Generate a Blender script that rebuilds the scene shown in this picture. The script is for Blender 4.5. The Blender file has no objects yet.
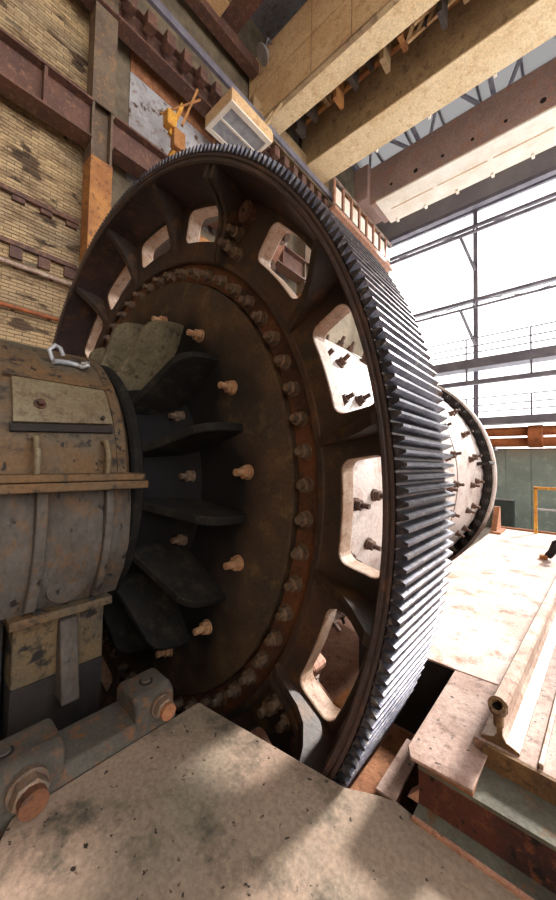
import bpy, bmesh, math, random
from mathutils import Vector, Matrix
random.seed(7)
PI = math.pi
rad = math.radians
COL = bpy.context.scene.collection
SC = bpy.context.scene

# ------------------------------------------------------------------ camera
# world: X across the hall, Y along the mill axis (away from the camera), Z up; origin = centre of the gear's near face
cam_d = bpy.data.cameras.new('camera')
cam = bpy.data.objects.new('camera', cam_d)
COL.objects.link(cam)
right = Vector((0.748, 0.663, 0.019)).normalized()
fwd = Vector((-0.664, 0.747, 0.036)).normalized()
up = right.cross(fwd).normalized()
right = fwd.cross(up).normalized()
m = Matrix((right, up, -fwd)).transposed().to_4x4()
m.translation = Vector((3.063, -1.249, 0.197))
cam.matrix_world = m
cam_d.sensor_fit = 'VERTICAL'
cam_d.sensor_height = 36.0
cam_d.sensor_width = 36.0
cam_d.lens = 335.9 / 900 * 36.0
cam_d.clip_start = 0.03
SC.camera = cam

# ------------------------------------------------------------------ light
w = bpy.data.worlds.new('overcast_sky')
SC.world = w
w.use_nodes = True
bg = w.node_tree.nodes['Background']
bg.inputs[0].default_value = (1.0, 0.985, 0.97, 1)
bg.inputs[1].default_value = 3.2
sun_d = bpy.data.lights.new('hazy_sun', 'SUN')
sun_d.energy = 15.0
sun_d.angle = rad(8)
sun_d.color = (1.0, 0.93, 0.86)
sun = bpy.data.objects.new('hazy_sun', sun_d)
COL.objects.link(sun)
sun_dir = Vector((0.24, 0.72, 0.48)).normalized()      # towards the sun: high, through the end-wall glazing
sun.rotation_euler = sun_dir.to_track_quat('Z', 'Y').to_euler()
SC.view_settings.view_transform = 'Standard'
SC.view_settings.look = 'None'
SC.view_settings.exposure = 0.52
SC.view_settings.gamma = 1.0
SC.view_settings.use_curve_mapping = False

# ------------------------------------------------------------------ materials
def srgb(c):
    f = lambda v: v / 12.92 if v <= 0.04045 else ((v + 0.055) / 1.055) ** 2.4
    return (f(c[0] / 255), f(c[1] / 255), f(c[2] / 255), 1)

def mat(name, a, b, c=None, scale=2.0, cov=0.5, spots=None, spot_scale=25, spot_at=0.68, rough=0.7, metal=0.0,
        bump=0.25, bump_scale=40, stretch=(1, 1, 1), contrast=0.22, jitter=0.0, spec=0.4, world=False, island=False):
    """a/b large patches, c finer patches over them, spots: small dark marks"""
    mt = bpy.data.materials.new(name)
    mt.use_nodes = True
    nt = mt.node_tree
    N, L = nt.nodes, nt.links
    p = N['Principled BSDF']
    tc = N.new('ShaderNodeTexCoord')
    mp = N.new('ShaderNodeMapping')
    mp.inputs['Scale'].default_value = stretch
    if world or island: ge = N.new('ShaderNodeNewGeometry')
    L.new(ge.outputs['Position'] if world else tc.outputs['Object'], mp.inputs[0])
    vec = mp.outputs[0]
    if jitter:
        oi = N.new('ShaderNodeObjectInfo')
        ad = N.new('ShaderNodeVectorMath'); ad.operation = 'ADD'
        sc = N.new('ShaderNodeVectorMath'); sc.operation = 'SCALE'
        co = N.new('ShaderNodeCombineXYZ')
        for i in range(3): L.new(oi.outputs['Random'], co.inputs[i])
        L.new(co.outputs[0], sc.inputs[0]); sc.inputs['Scale'].default_value = 37.0
        L.new(vec, ad.inputs[0]); L.new(sc.outputs[0], ad.inputs[1])
        vec = ad.outputs[0]
    def noise(s, d=6, r=0.62):
        n = N.new('ShaderNodeTexNoise')
        n.inputs['Scale'].default_value = s
        n.inputs['Detail'].default_value = d
        n.inputs['Roughness'].default_value = r
        L.new(vec, n.inputs['Vector'])
        return n.outputs[0]
    def ramp(src, lo, hi):
        r = N.new('ShaderNodeMapRange')
        r.inputs['From Min'].default_value = lo
        r.inputs['From Max'].default_value = hi
        L.new(src, r.inputs['Value'])
        return r.outputs[0]
    def mix(f, x, y):
        mx = N.new('ShaderNodeMix'); mx.data_type = 'RGBA'
        if isinstance(f, float): mx.inputs[0].default_value = f
        else: L.new(f, mx.inputs[0])
        for sock, v in ((mx.inputs[6], x), (mx.inputs[7], y)):
            if isinstance(v, tuple): sock.default_value = v
            else: L.new(v, sock)
        return mx.outputs[2]
    mid = 0.5 + (0.5 - cov) * 0.5
    col = mix(ramp(noise(scale), mid - contrast / 2, mid + contrast / 2), srgb(a), srgb(b))
    if c:
        col = mix(ramp(noise(scale * 4.3, 8, 0.7), 0.52, 0.66), col, srgb(c))
    if spots:
        col = mix(ramp(noise(spot_scale, 4, 0.5), spot_at, spot_at + 0.05), col, srgb(spots))
    if island:
        iv = N.new('ShaderNodeMapRange'); iv.inputs['To Min'].default_value = 0.0; iv.inputs['To Max'].default_value = 0.55
        L.new(ge.outputs['Random Per Island'], iv.inputs['Value'])
        col = mix(iv.outputs[0], col, srgb(c or b))
    # fine grain
    hs = N.new('ShaderNodeHueSaturation')
    L.new(col, hs.inputs['Color'])
    g = N.new('ShaderNodeMapRange')
    L.new(noise(bump_scale * 1.7, 3), g.inputs['Value'])
    g.inputs['From Min'].default_value = 0.25; g.inputs['From Max'].default_value = 0.75
    g.inputs['To Min'].default_value = 0.72; g.inputs['To Max'].default_value = 1.25
    L.new(g.outputs[0], hs.inputs['Value'])
    L.new(hs.outputs[0], p.inputs['Base Color'])
    p.inputs['Roughness'].default_value = rough
    p.inputs['Metallic'].default_value = metal
    p.inputs['Specular IOR Level'].default_value = spec
    if bump:
        b_ = N.new('ShaderNodeBump')
        b_.inputs['Strength'].default_value = bump
        b_.inputs['Distance'].default_value = 0.01
        L.new(noise(bump_scale, 7, 0.65), b_.inputs['Height'])
        L.new(b_.outputs[0], p.inputs['Normal'])
    return mt

MT = {}
MT['gear'] = mat('greasy_dark_iron', (52, 47, 46), (76, 57, 50), (96, 70, 48), scale=1.3, rough=0.55, bump=0.35, bump_scale=30, spec=0.4)
MT['rim'] = mat('oiled_black_iron', (52, 47, 49), (76, 60, 58), (96, 70, 56), scale=1.6, rough=0.42, bump=0.25, bump_scale=35)
MT['tooth'] = mat('worn_gear_steel', (84, 84, 94), (50, 50, 60), (124, 118, 114), scale=7, rough=0.34, metal=0.75, bump=0.25, bump_scale=60, jitter=1)
MT['flange'] = mat('rusty_flange_iron', (105, 66, 42), (66, 44, 36), (46, 36, 33), scale=2.5, rough=0.75, bump=0.5)
MT['bolt'] = mat('rusty_bolt_steel', (120, 104, 90), (92, 78, 68), (140, 98, 64), scale=12, rough=0.6, metal=0.2, bump=0.4, bump_scale=60, jitter=1)
MT['liner_bolt'] = mat('bright_bolt_steel', (186, 150, 116), (150, 118, 92), (190, 120, 70), scale=14, rough=0.5, metal=0.2, bump=0.4, bump_scale=70, jitter=1)
MT['shell'] = mat('scuffed_shell_steel', (188, 178, 172), (164, 150, 144), (150, 122, 108), scale=1.6, rough=0.5, metal=0.1, bump=0.3, bump_scale=25, contrast=0.3)
MT['shellbolt'] = mat('dark_shell_bolt', (70, 52, 44), (96, 70, 56), scale=10, rough=0.7, jitter=1)
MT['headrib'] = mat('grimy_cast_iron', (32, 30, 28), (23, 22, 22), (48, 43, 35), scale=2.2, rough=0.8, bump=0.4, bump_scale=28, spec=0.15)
MT['housing'] = mat('peeling_housing_paint', (80, 74, 62), (100, 74, 46), (40, 35, 31), scale=2.3, spots=(34, 28, 25), spot_scale=18, spot_at=0.62, rough=0.75, bump=0.5, bump_scale=26)
MT['housing_low'] = mat('stained_grey_housing', (88, 83, 78), (68, 60, 53), (98, 72, 46), scale=2.6, spots=(32, 27, 25), spot_scale=14, spot_at=0.63, rough=0.8, bump=0.5, bump_scale=24, stretch=(1, 1, 0.6))
MT['hatch'] = mat('olive_hatch_paint', (114, 104, 82), (102, 86, 62), (80, 62, 42), scale=3, rough=0.6, bump=0.25)
MT['pedestal'] = mat('ochre_pedestal_paint', (98, 80, 54), (74, 66, 55), (36, 31, 28), scale=3, spots=(26, 23, 22), spot_scale=7, spot_at=0.58, rough=0.8, bump=0.5)
MT['sole'] = mat('dusty_cast_steel', (78, 74, 66), (60, 55, 49), (104, 66, 38), scale=3.5, rough=0.85, bump=0.5, bump_scale=50)
MT['black'] = mat('black_iron', (30, 27, 27), (44, 38, 35), scale=2, rough=0.85, bump=0.5)
MT['pit'] = mat('oily_pit_concrete', (46, 40, 38), (34, 31, 32), (70, 52, 44), scale=1.5, rough=0.9, bump=0.6, bump_scale=15)
MT['plate'] = mat('worn_cover_steel', (138, 128, 112), (172, 142, 124), (92, 86, 75), scale=0.9, spots=(46, 38, 32), spot_scale=34, spot_at=0.665, rough=0.5, metal=0.15, bump=0.3, bump_scale=30, contrast=0.35)
MT['floorplate'] = mat('pale_floor_steel', (176, 150, 138), (142, 112, 98), (110, 80, 66), scale=3.2, spots=(54, 42, 37), spot_scale=42, spot_at=0.65, rough=0.6, bump=0.35, bump_scale=40)
MT['litplate'] = mat('glare_bright_floor', (218, 204, 196), (196, 170, 156), (158, 116, 94), scale=1.2, spots=(120, 84, 64), spot_scale=9, spot_at=0.68, rough=0.6, bump=0.35, bump_scale=40)  # floor steel whitened to put in its glare; rust patches are its own
MT['litrib'] = mat('lit_head_rib', (112, 102, 80), (88, 80, 64), (64, 54, 44), scale=2.4, rough=0.85, bump=0.4, bump_scale=28, spec=0.2)  # brighter copy of the head rib colour for ribs shown catching light
MT['web'] = mat('dark_rust_web', (84, 44, 34), (50, 28, 26), (112, 66, 38), scale=4, spots=(26, 18, 18), spot_scale=24, spot_at=0.6, rough=0.85, bump=0.6, bump_scale=60)
MT['beamgrey'] = mat('green_grey_flange', (100, 100, 88), (78, 74, 64), (112, 76, 48), scale=4, rough=0.8, bump=0.5, bump_scale=60)
MT['pinkedge'] = mat('bare_edge_steel', (186, 140, 116), (160, 112, 90), (120, 80, 60), scale=7, rough=0.65, bump=0.4, bump_scale=60)
MT['rust'] = mat('orange_rust', (164, 112, 78), (138, 90, 62), (104, 66, 46), scale=5, rough=0.9, bump=0.6, bump_scale=40)
MT['rail'] = mat('old_rail_steel', (184, 164, 150), (152, 126, 110), (112, 80, 60), scale=5, rough=0.5, metal=0.2, bump=0.3, bump_scale=50)
MT['rail_end'] = mat('rusted_rail_end', (122, 92, 58), (96, 70, 46), (70, 50, 38), scale=9, rough=0.75, bump=0.6, bump_scale=70)
MT['brick'] = mat('weathered_wall_brick', (212, 182, 136), (158, 140, 114), (116, 92, 70), scale=0.45, contrast=0.3, spots=(66, 52, 42), spot_scale=2.2, spot_at=0.6, rough=0.9, bump=0.5, bump_scale=30, stretch=(1, 0.6, 1.6), world=True, island=True)
MT['mortar'] = mat('sooty_mortar', (122, 108, 88), (98, 87, 72), scale=2, rough=0.95, bump=0.3)
MT['plaster'] = mat('grey_plaster', (168, 166, 168), (146, 142, 142), (120, 96, 80), scale=1.5, spots=(84, 62, 50), spot_scale=3, spot_at=0.6, rough=0.9, bump=0.3)
MT['runway'] = mat('brown_runway_paint', (104, 72, 60), (84, 60, 54), (130, 96, 74), scale=1.8, rough=0.65, bump=0.25, bump_scale=18)
MT['column'] = mat('faded_column_paint', (112, 96, 80), (92, 76, 64), (138, 106, 72), scale=1.5, rough=0.7, bump=0.25, bump_scale=18)
MT['orange'] = mat('rusty_orange_paint', (176, 122, 68), (146, 96, 56), (100, 66, 46), scale=2, rough=0.7, bump=0.3)
MT['yellow'] = mat('chipped_yellow_paint', (214, 160, 62), (188, 128, 50), (130, 86, 46), scale=6, rough=0.6, bump=0.3)
MT['tan'] = mat('tan_crane_paint', (216, 184, 140), (204, 166, 122), (184, 144, 104), scale=0.9, rough=0.6, bump=0.15, bump_scale=14)
MT['tandark'] = mat('dusty_crane_paint', (168, 142, 104), (146, 120, 88), (116, 92, 70), scale=0.9, rough=0.7, bump=0.2, bump_scale=14)
MT['underlit'] = mat('bounce_lit_crane_paint', (232, 208, 168), (220, 192, 148), (208, 174, 130), scale=0.8, rough=0.6, bump=0.12, bump_scale=14)  # crane tan lightened on the girder undersides for light bounced off the floor
MT['darkbracket'] = mat('dark_bracket_steel', (74, 64, 58), (56, 50, 48), (96, 72, 54), scale=2, rough=0.7, bump=0.2)
MT['brownbeam'] = mat('mauve_brown_beam', (162, 136, 126), (144, 122, 118), (164, 122, 102), scale=0.8, rough=0.6, bump=0.15, bump_scale=12)
MT['white_lit'] = mat('white_and_lit_paint', (236, 228, 216), (222, 208, 190), scale=1, rough=0.6, bump=0.1)  # beam white; on the brown crane's underside it stands in for window light
MT['greybeam'] = mat('grey_header_paint', (156, 152, 150), (140, 136, 138), scale=1, rough=0.7, bump=0.15)
MT['hazesteel'] = mat('haze_paled_steelwork', (120, 116, 124), (98, 94, 104), scale=1.5, rough=0.6, bump=0.15)  # steel paled to grey-blue to mimic glare haze around the end glazing
MT['roof'] = mat('grey_roof_sheet', (150, 148, 150), (128, 124, 126), (110, 92, 80), scale=0.8, rough=0.8, bump=0.2, bump_scale=10)
MT['green'] = mat('grey_green_wall', (140, 154, 146), (124, 138, 131), (154, 166, 157), scale=0.7, rough=0.75, bump=0.15)
MT['darkgreen'] = mat('dark_green_cabinet', (58, 70, 64), (48, 58, 54), scale=2, rough=0.6)
MT['pipe'] = mat('rust_orange_pipe', (176, 104, 58), (146, 84, 50), (110, 66, 46), scale=1.2, rough=0.7, bump=0.3)
MT['ground'] = mat('dusty_hall_floor', (170, 160, 150), (150, 136, 124), scale=1, rough=0.9, bump=0.3)
MT['lamp'] = mat('grey_lamp_metal', (176, 178, 182), (150, 152, 158), scale=4, rough=0.4, metal=0.3, bump=0.05)
MT['dark'] = mat('hollow_dark', (22, 18, 16), (30, 24, 20), scale=8, rough=0.9, bump=0.2)

MT['edge'] = mat('pale_cast_edge', (188, 168, 152), (164, 132, 108), (140, 100, 74), scale=4, rough=0.6, bump=0.3)  # paler colour for the side faces of the web windows
MT['pitfloor'] = mat('reddish_bounce_pit', (172, 134, 114), (146, 108, 92), (112, 80, 66), scale=2, rough=0.95, bump=0.6, bump_scale=20)  # reddish pit colour lightened so it bounces light up under the drum
def glass_mat():
    mt = bpy.data.materials.new('dusty_window_glass')
    mt.use_nodes = True
    nt = mt.node_tree; N, L = nt.nodes, nt.links
    N.remove(N['Principled BSDF'])
    t = N.new('ShaderNodeBsdfTransparent'); t.inputs[0].default_value = (0.86, 0.87, 0.88, 1)
    tl = N.new('ShaderNodeBsdfTranslucent'); tl.inputs[0].default_value = (0.8, 0.8, 0.8, 1)
    g = N.new('ShaderNodeBsdfGlossy'); g.inputs['Roughness'].default_value = 0.1
    m0 = N.new('ShaderNodeMixShader'); m0.inputs[0].default_value = 0.12
    m1 = N.new('ShaderNodeMixShader')
    L.new(t.outputs[0], m0.inputs[1]); L.new(tl.outputs[0], m0.inputs[2])
    m1.inputs[0].default_value = 0.05; L.new(m0.outputs[0], m1.inputs[1]); L.new(g.outputs[0], m1.inputs[2])
    L.new(m1.outputs[0], N['Material Output'].inputs[0])
    return mt
MT['glass'] = glass_mat()
MT['roofglass'] = glass_mat()
MT['roofglass'].name = 'grimy_roof_glass'
for n_ in MT['roofglass'].node_tree.nodes:
    if n_.type == 'BSDF_TRANSPARENT': n_.inputs[0].default_value = (0.17, 0.17, 0.175, 1)

def head_mat():
    """mill head: black grease round the hub, dusty rust brown towards the flange"""
    mt = mat('greasy_mill_head', (84, 64, 48), (64, 54, 46), (96, 78, 54), scale=1.6, rough=0.75, bump=0.35, bump_scale=30, spec=0.2)
    nt = mt.node_tree; N, L = nt.nodes, nt.links
    p = N['Principled BSDF']
    old = p.inputs['Base Color'].links[0].from_socket
    tc = N.new('ShaderNodeTexCoord'); sx = N.new('ShaderNodeSeparateXYZ'); L.new(tc.outputs['Object'], sx.inputs[0])
    cx = N.new('ShaderNodeCombineXYZ'); L.new(sx.outputs[0], cx.inputs[0]); L.new(sx.outputs[2], cx.inputs[2])
    ln = N.new('ShaderNodeVectorMath'); ln.operation = 'LENGTH'; L.new(cx.outputs[0], ln.inputs[0])
    nz = N.new('ShaderNodeTexNoise'); nz.inputs['Scale'].default_value = 1.8; L.new(tc.outputs['Object'], nz.inputs['Vector'])
    ad = N.new('ShaderNodeMath'); ad.operation = 'ADD'; L.new(ln.outputs['Value'], ad.inputs[0]); L.new(nz.outputs[0], ad.inputs[1])
    mr = N.new('ShaderNodeMapRange'); mr.inputs['From Min'].default_value = 1.85; mr.inputs['From Max'].default_value = 2.25
    L.new(ad.outputs[0], mr.inputs['Value'])
    mx = N.new('ShaderNodeMix'); mx.data_type = 'RGBA'
    mx.inputs[6].default_value = srgb((20, 19, 20)); L.new(old, mx.inputs[7]); L.new(mr.outputs[0], mx.inputs[0])
    L.new(mx.outputs[2], p.inputs['Base Color'])
    return mt
MT['head'] = head_mat()

# ------------------------------------------------------------------ mesh helpers
class MB:
    def __init__(s): s.v = []; s.f = []
    def add(s, vs, fs):
        o = len(s.v); s.v += [tuple(x) for x in vs]; s.f += [tuple(i + o for i in q) for q in fs]; return s
    def box(s, x0, x1, y0, y1, z0, z1, M=None):
        vs = [Vector(p) for p in ((x0, y0, z0), (x1, y0, z0), (x1, y1, z0), (x0, y1, z0), (x0, y0, z1), (x1, y0, z1), (x1, y1, z1), (x0, y1, z1))]
        if M: vs = [M @ p for p in vs]
        return s.add(vs, [(0, 3, 2, 1), (4, 5, 6, 7), (0, 1, 5, 4), (1, 2, 6, 5), (2, 3, 7, 6), (3, 0, 4, 7)])
    def beam(s, a, b, wd, ht, upv=(0, 0, 1)):
        a, b = Vector(a), Vector(b); d = (b - a).normalized(); u = Vector(upv)
        if abs(d.dot(u)) > 0.98: u = Vector((1, 0, 0))
        sd = d.cross(u).normalized(); u = sd.cross(d)
        vs = [p + sd * i * wd / 2 + u * j * ht / 2 for p in (a, b) for i, j in ((-1, -1), (1, -1), (1, 1), (-1, 1))]
        return s.add(vs, [(3, 2, 1, 0), (4, 5, 6, 7), (0, 1, 5, 4), (1, 2, 6, 5), (2, 3, 7, 6), (3, 0, 4, 7)])
    def cyl(s, a, b, r0, r1=None, n=12, ph=0.0):
        r1 = r0 if r1 is None else r1
        a, b = Vector(a), Vector(b); d = (b - a).normalized()
        u = d.orthogonal().normalized() if abs(d.z) > 0.9 else Vector((0, 0, 1)).cross(d).normalized()
        v = d.cross(u)
        vs = [c + (u * math.cos(ph + 2 * PI * i / n) + v * math.sin(ph + 2 * PI * i / n)) * r for c, r in ((a, r0), (b, r1)) for i in range(n)]
        fs = [(i, (i + 1) % n, n + (i + 1) % n, n + i) for i in range(n)]
        return s.add(vs, fs + [tuple(range(n - 1, -1, -1)), tuple(range(n, 2 * n))])
    def prism(s, poly, fn, t0, t1):
        """poly: 2D outline (convex or not, ngon caps); fn(u,v,t)->3D"""
        n = len(poly)
        vs = [fn(u, v, t) for t in (t0, t1) for u, v in poly]
        fs = [(i, (i + 1) % n, n + (i + 1) % n, n + i) for i in range(n)]
        return s.add(vs, fs + [tuple(range(n - 1, -1, -1)), tuple(range(n, 2 * n))])
    def lathe(s, prof, n=96, a0=0.0, a1=2 * PI, closed=True):
        """revolve (r, y) profile about the Y axis"""
        full = abs(a1 - a0 - 2 * PI) < 1e-6
        m_ = n if full else n + 1
        k = len(prof)
        vs = [(r * math.cos(a0 + (a1 - a0) * i / n), y, r * math.sin(a0 + (a1 - a0) * i / n)) for i in range(m_) for r, y in prof]
        fs = []
        for i in range(n):
            j = (i + 1) % m_
            for q in range(k if closed else k - 1):
                q2 = (q + 1) % k
                fs.append((i * k + q, i * k + q2, j * k + q2, j * k + q))
        if closed and not full:
            fs += [tuple(range(k - 1, -1, -1)), tuple((m_ - 1) * k + q for q in range(k))]
        return s.add(vs, fs)
    def tube(s, pts, r, n=8):
        pts = [Vector(p) for p in pts]
        rings = []
        u = None
        for i, p in enumerate(pts):
            d = (pts[min(i + 1, len(pts) - 1)] - pts[max(i - 1, 0)]).normalized()
            u = d.orthogonal().normalized() if u is None else (u - d * u.dot(d)).normalized()
            v = d.cross(u)
            rings.append([p + (u * math.cos(2 * PI * q / n) + v * math.sin(2 * PI * q / n)) * r for q in range(n)])
        vs = [p for g in rings for p in g]
        fs = [(i * n + q, i * n + (q + 1) % n, (i + 1) * n + (q + 1) % n, (i + 1) * n + q) for i in range(len(pts) - 1) for q in range(n)]
        fs += [tuple(range(n - 1, -1, -1)), tuple((len(pts) - 1) * n + q for q in range(n))]
        return s.add(vs, fs)
    def mesh(s, name, mt, smooth=None):
        me = bpy.data.meshes.new(name)
        me.from_pydata(s.v, [], s.f)
        bm = bmesh.new(); bm.from_mesh(me)
        bmesh.ops.recalc_face_normals(bm, faces=bm.faces)
        bm.to_mesh(me); bm.free()
        me.materials.append(MT[mt])
        if smooth:
            for p in me.polygons: p.use_smooth = True
            try: me.set_sharp_from_angle(angle=rad(smooth))
            except Exception: pass
        return me

def link(name, me, parent=None, loc=(0, 0, 0), rot=(0, 0, 0)):
    o = bpy.data.objects.new(name, me)
    COL.objects.link(o)
    if parent:
        o.parent = parent
        o.matrix_parent_inverse = Matrix.Translation(-ORG.get(parent.name, Vector()))
    o.location = loc; o.rotation_euler = rot
    return o
ORG = {}
def part(name, mb, mt, parent=None, smooth=None, bevel=0.0, loc=(0, 0, 0), rot=(0, 0, 0), seg=2):
    o = link(name, mb.mesh(name, mt, smooth), parent, loc, rot)
    if bevel:
        b = o.modifiers.new('bevel', 'BEVEL'); b.width = bevel; b.segments = seg; b.limit_method = 'ANGLE'; b.angle_limit = rad(35)
    return o
def tag(o, label, cat, group=None):
    o['label'] = label; o['category'] = cat
    if group: o['group'] = group
    return o
def thing(name, label, cat, loc=(0, 0, 0), group=None):
    o = bpy.data.objects.new(name, None)
    COL.objects.link(o)
    o.empty_display_size = 0.1
    o.location = loc
    ORG[o.name] = Vector(loc)
    return tag(o, label, cat, group)
def struct(name, mb, mt, label=None, cat=None, **k):
    o = part(name, mb, mt, **k); o['kind'] = 'structure'
    if label: tag(o, label, cat)
    return o
def pol(r, a, y): return Vector((r * math.cos(a), y, r * math.sin(a)))

ZF = -0.90      # platform floor plates
ZP = -1.10      # near cover plate
ZPIT = -2.85  # pit floor, raised to bounce more light
ZG = -2.60      # hall ground behind the platform
YE = 17.0       # end wall
XW = -5.8       # left wall

# ================================================================== SETTING
# hall ground and pit
struct('floor', MB().box(-6.2, 14, -9, 17.4, ZPIT - 0.3, ZPIT), 'pitfloor', 'reddish dusty pit floor below the mill, lightened to bounce light', 'floor')
struct('trim_1', MB().box(-6.0, 14, 6.3, 17.3, ZPIT, ZG), 'ground', 'dusty hall ground beyond the platform', 'floor')
# left wall: mortar backing with brick courses
wl = struct('wall_left', MB().box(XW - 0.4, XW, -9, 17.4, ZPIT, 17), 'mortar', 'sooty yellow brick wall behind the gear', 'wall')
bl, bh, pitch_y, pitch_z = 0.248, 0.062, 0.262, 0.078
bricks = []
for j in range(int((12.2 - 1.4) / pitch_z)):
    z = 1.4 + j * pitch_z
    for i in range(14):
        y = -1.7 + i * pitch_y + (0.131 if j % 2 else 0)
        if y > 2.2: continue
        if random.random() < 0.004: continue
        bricks.append((y, z))
bricks.sort(key=lambda b: (b[1] - 2.9) ** 2 * 0.8 + (b[0] - 0.6) ** 2 * 3)
bme = []
for k in range(4):
    e = [random.uniform(-0.004, 0.004) for _ in range(4)]
    bme.append(MB().box(0, 0.022, 0, bl + e[0], 0, bh + e[1]).mesh('brick', 'brick'))
for k, (y, z) in enumerate(bricks[:300]):
    link('brick', bme[k % 4], wl, (XW - 0.002 + random.uniform(-0.006, 0.004), y, z))
mb = MB()
for y, z in bricks[300:]:
    d = random.uniform(-0.006, 0.004)
    mb.box(XW - 0.002 + d, XW + 0.02 + d, y, y + bl, z, z + bh)
part('brick_courses', mb, 'brick', wl)['kind'] = 'stuff'
# plastered bay right of the column, with rust-stained top band
part('plaster_panel', MB().box(XW, XW + 0.03, 2.45, 9.0, 7.6, 10.6), 'plaster', wl)
part('rust_stained_band', MB().box(XW, XW + 0.04, 2.45, 9.0, 10.6, 12.2), 'rust', wl)
# back, right and roof
struct('wall_back', MB().box(-6.2, 14, -9.3, -9.0, ZPIT, 17), 'brick', 'brick wall closing the hall behind the viewer', 'wall')
mb = MB().box(13.6, 14, -9, 17.4, ZPIT, 0.2).box(13.6, 14, -9, 17.4, 15.0, 17)
for k in range(6): mb.box(13.6, 14, -9 + k * 5.2, -8.5 + k * 5.2, 0.2, 15.0)
struct('wall_right', mb, 'greybeam', 'window wall on the right-hand side of the hall', 'wall')
mb = MB().box(-6.2, 14, -9.3, 9.9, 16.6, 16.9).box(-6.2, 14, 16.0, 17.4, 16.6, 16.9)
ce = struct('ceiling', mb, 'roof', 'grey sheeted roof with a glazed band', 'ceiling')
sk = struct('window_2', MB().box(-6.2, 14, 9.9, 10.0, 16.5, 16.9).box(-6.2, 14, 15.9, 16.0, 16.5, 16.9), 'hazesteel', 'glazed roof light between the crane and the end wall', 'window')
for k in range(13):
    x = -6.2 + k * 1.55
    part('glazing_bar', MB().box(x - 0.04, x + 0.04, 9.95, 15.95, 16.55, 16.75), 'hazesteel', sk)
    part('pane', MB().box(x + 0.04, x + 1.51, 10.0, 15.9, 16.66, 16.68), 'roofglass', sk)
for k in range(6):
    x = -5.6 + k * 3.1
    t = thing('roof_truss_brace', 'thin grey crossed roof bracing, %s bay from the left wall' % ('first', 'second', 'third', 'fourth', 'fifth', 'sixth')[k], 'brace', (x, 10, 16.0), 'roof bracing')
    part('diagonal', MB().beam((x, 10.0, 15.9), (x + 3.1, 15.9, 15.9), 0.12, 0.12), 'hazesteel', t)
    part('diagonal', MB().beam((x + 3.1, 10.0, 15.9), (x, 15.9, 15.9), 0.12, 0.12), 'hazesteel', t)
    part('chord', MB().beam((x, 9.9, 15.9), (x, 16.0, 15.9), 0.16, 0.16), 'hazesteel', t)
    part('hanger', MB().beam((x, 12.9, 15.9), (x, 12.9, 16.6), 0.1, 0.1), 'hazesteel', t)

# end wall: grey-green base, glazed above
ew = struct('wall_end', MB().box(-6.2, 14, YE, YE + 0.3, ZPIT, 0.95), 'green', 'grey-green sheeted base of the far end wall', 'wall')
for k in range(8):
    x = -3.0 + k * 0.92
    part('wall_sheet', MB().box(x, x + 0.9, YE - 0.03, YE, ZG, 0.93), 'green', ew)
hd = struct('trim_2', MB().box(-6.2, 14, YE - 0.25, YE + 0.3, 12.9, 16.6), 'greybeam', 'grey header beam over the end windows', 'beam')
part('bottom_angle', MB().box(-6.2, 14, YE - 0.4, YE - 0.1, 12.72, 12.9), 'hazesteel', hd)
wf = MB()
zr = (0.95, 2.3, 4.9, 8.25, 11.75, 12.75)
xs = (-6.1, -5.0, -0.52, 4.0, 8.5, 13.0)
for x in xs: wf.box(x - 0.1, x + 0.1, YE, YE + 0.2, 0.95, 12.9)
for z in zr: wf.box(-6.2, 14, YE + 0.02, YE + 0.18, z - 0.06, z + 0.06)
w1 = struct('window_1', wf, 'hazesteel', 'tall blown-out glazing of the far end wall', 'window')
for i in range(len(xs) - 1):
    for j in range(len(zr) - 1):
        part('pane', MB().box(xs[i] + 0.1, xs[i + 1] - 0.1, YE + 0.09, YE + 0.1, zr[j] + 0.06, zr[j + 1] - 0.06), 'glass', w1)
# wind girders across the glazing
for zz, lbl in ((11.55, 'thin dark wind girder across the top of the end glazing'), (7.9, 'thin dark wind girder across the middle of the end glazing')):
    t = thing('wind_girder', lbl, 'girder', (0, YE - 0.3, zz), 'wind girders on the end wall')
    part('chord', MB().beam((-5.75, YE - 0.12, zz + 0.3), (13.5, YE - 0.12, zz + 0.3), 0.14, 0.14), 'hazesteel', t)
    part('chord', MB().beam((-5.75, YE - 0.5, zz - 0.2), (13.5, YE - 0.5, zz - 0.2), 0.09, 0.09), 'hazesteel', t)
    for k, x in enumerate((-5.0, -0.52, 4.0, 8.5)):
        part('strut', MB().beam((x, YE - 0.5, zz - 0.2), (x, YE - 0.05, zz + 0.3), 0.08, 0.08), 'hazesteel', t)
        part('strut', MB().beam((x, YE - 0.08, zz - 1.9), (x - 0.55, YE - 0.5, zz - 0.2), 0.1, 0.1), 'hazesteel', t)
        part('tie_rod', MB().beam((x, YE - 0.12, zz + 0.3), (x + 2.2, YE - 0.5, zz - 0.2), 0.035, 0.035), 'hazesteel', t)
        part('tie_rod', MB().beam((x + 4.4, YE - 0.12, zz + 0.3), (x + 2.2, YE - 0.5, zz - 0.2), 0.035, 0.035), 'hazesteel', t)

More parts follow.
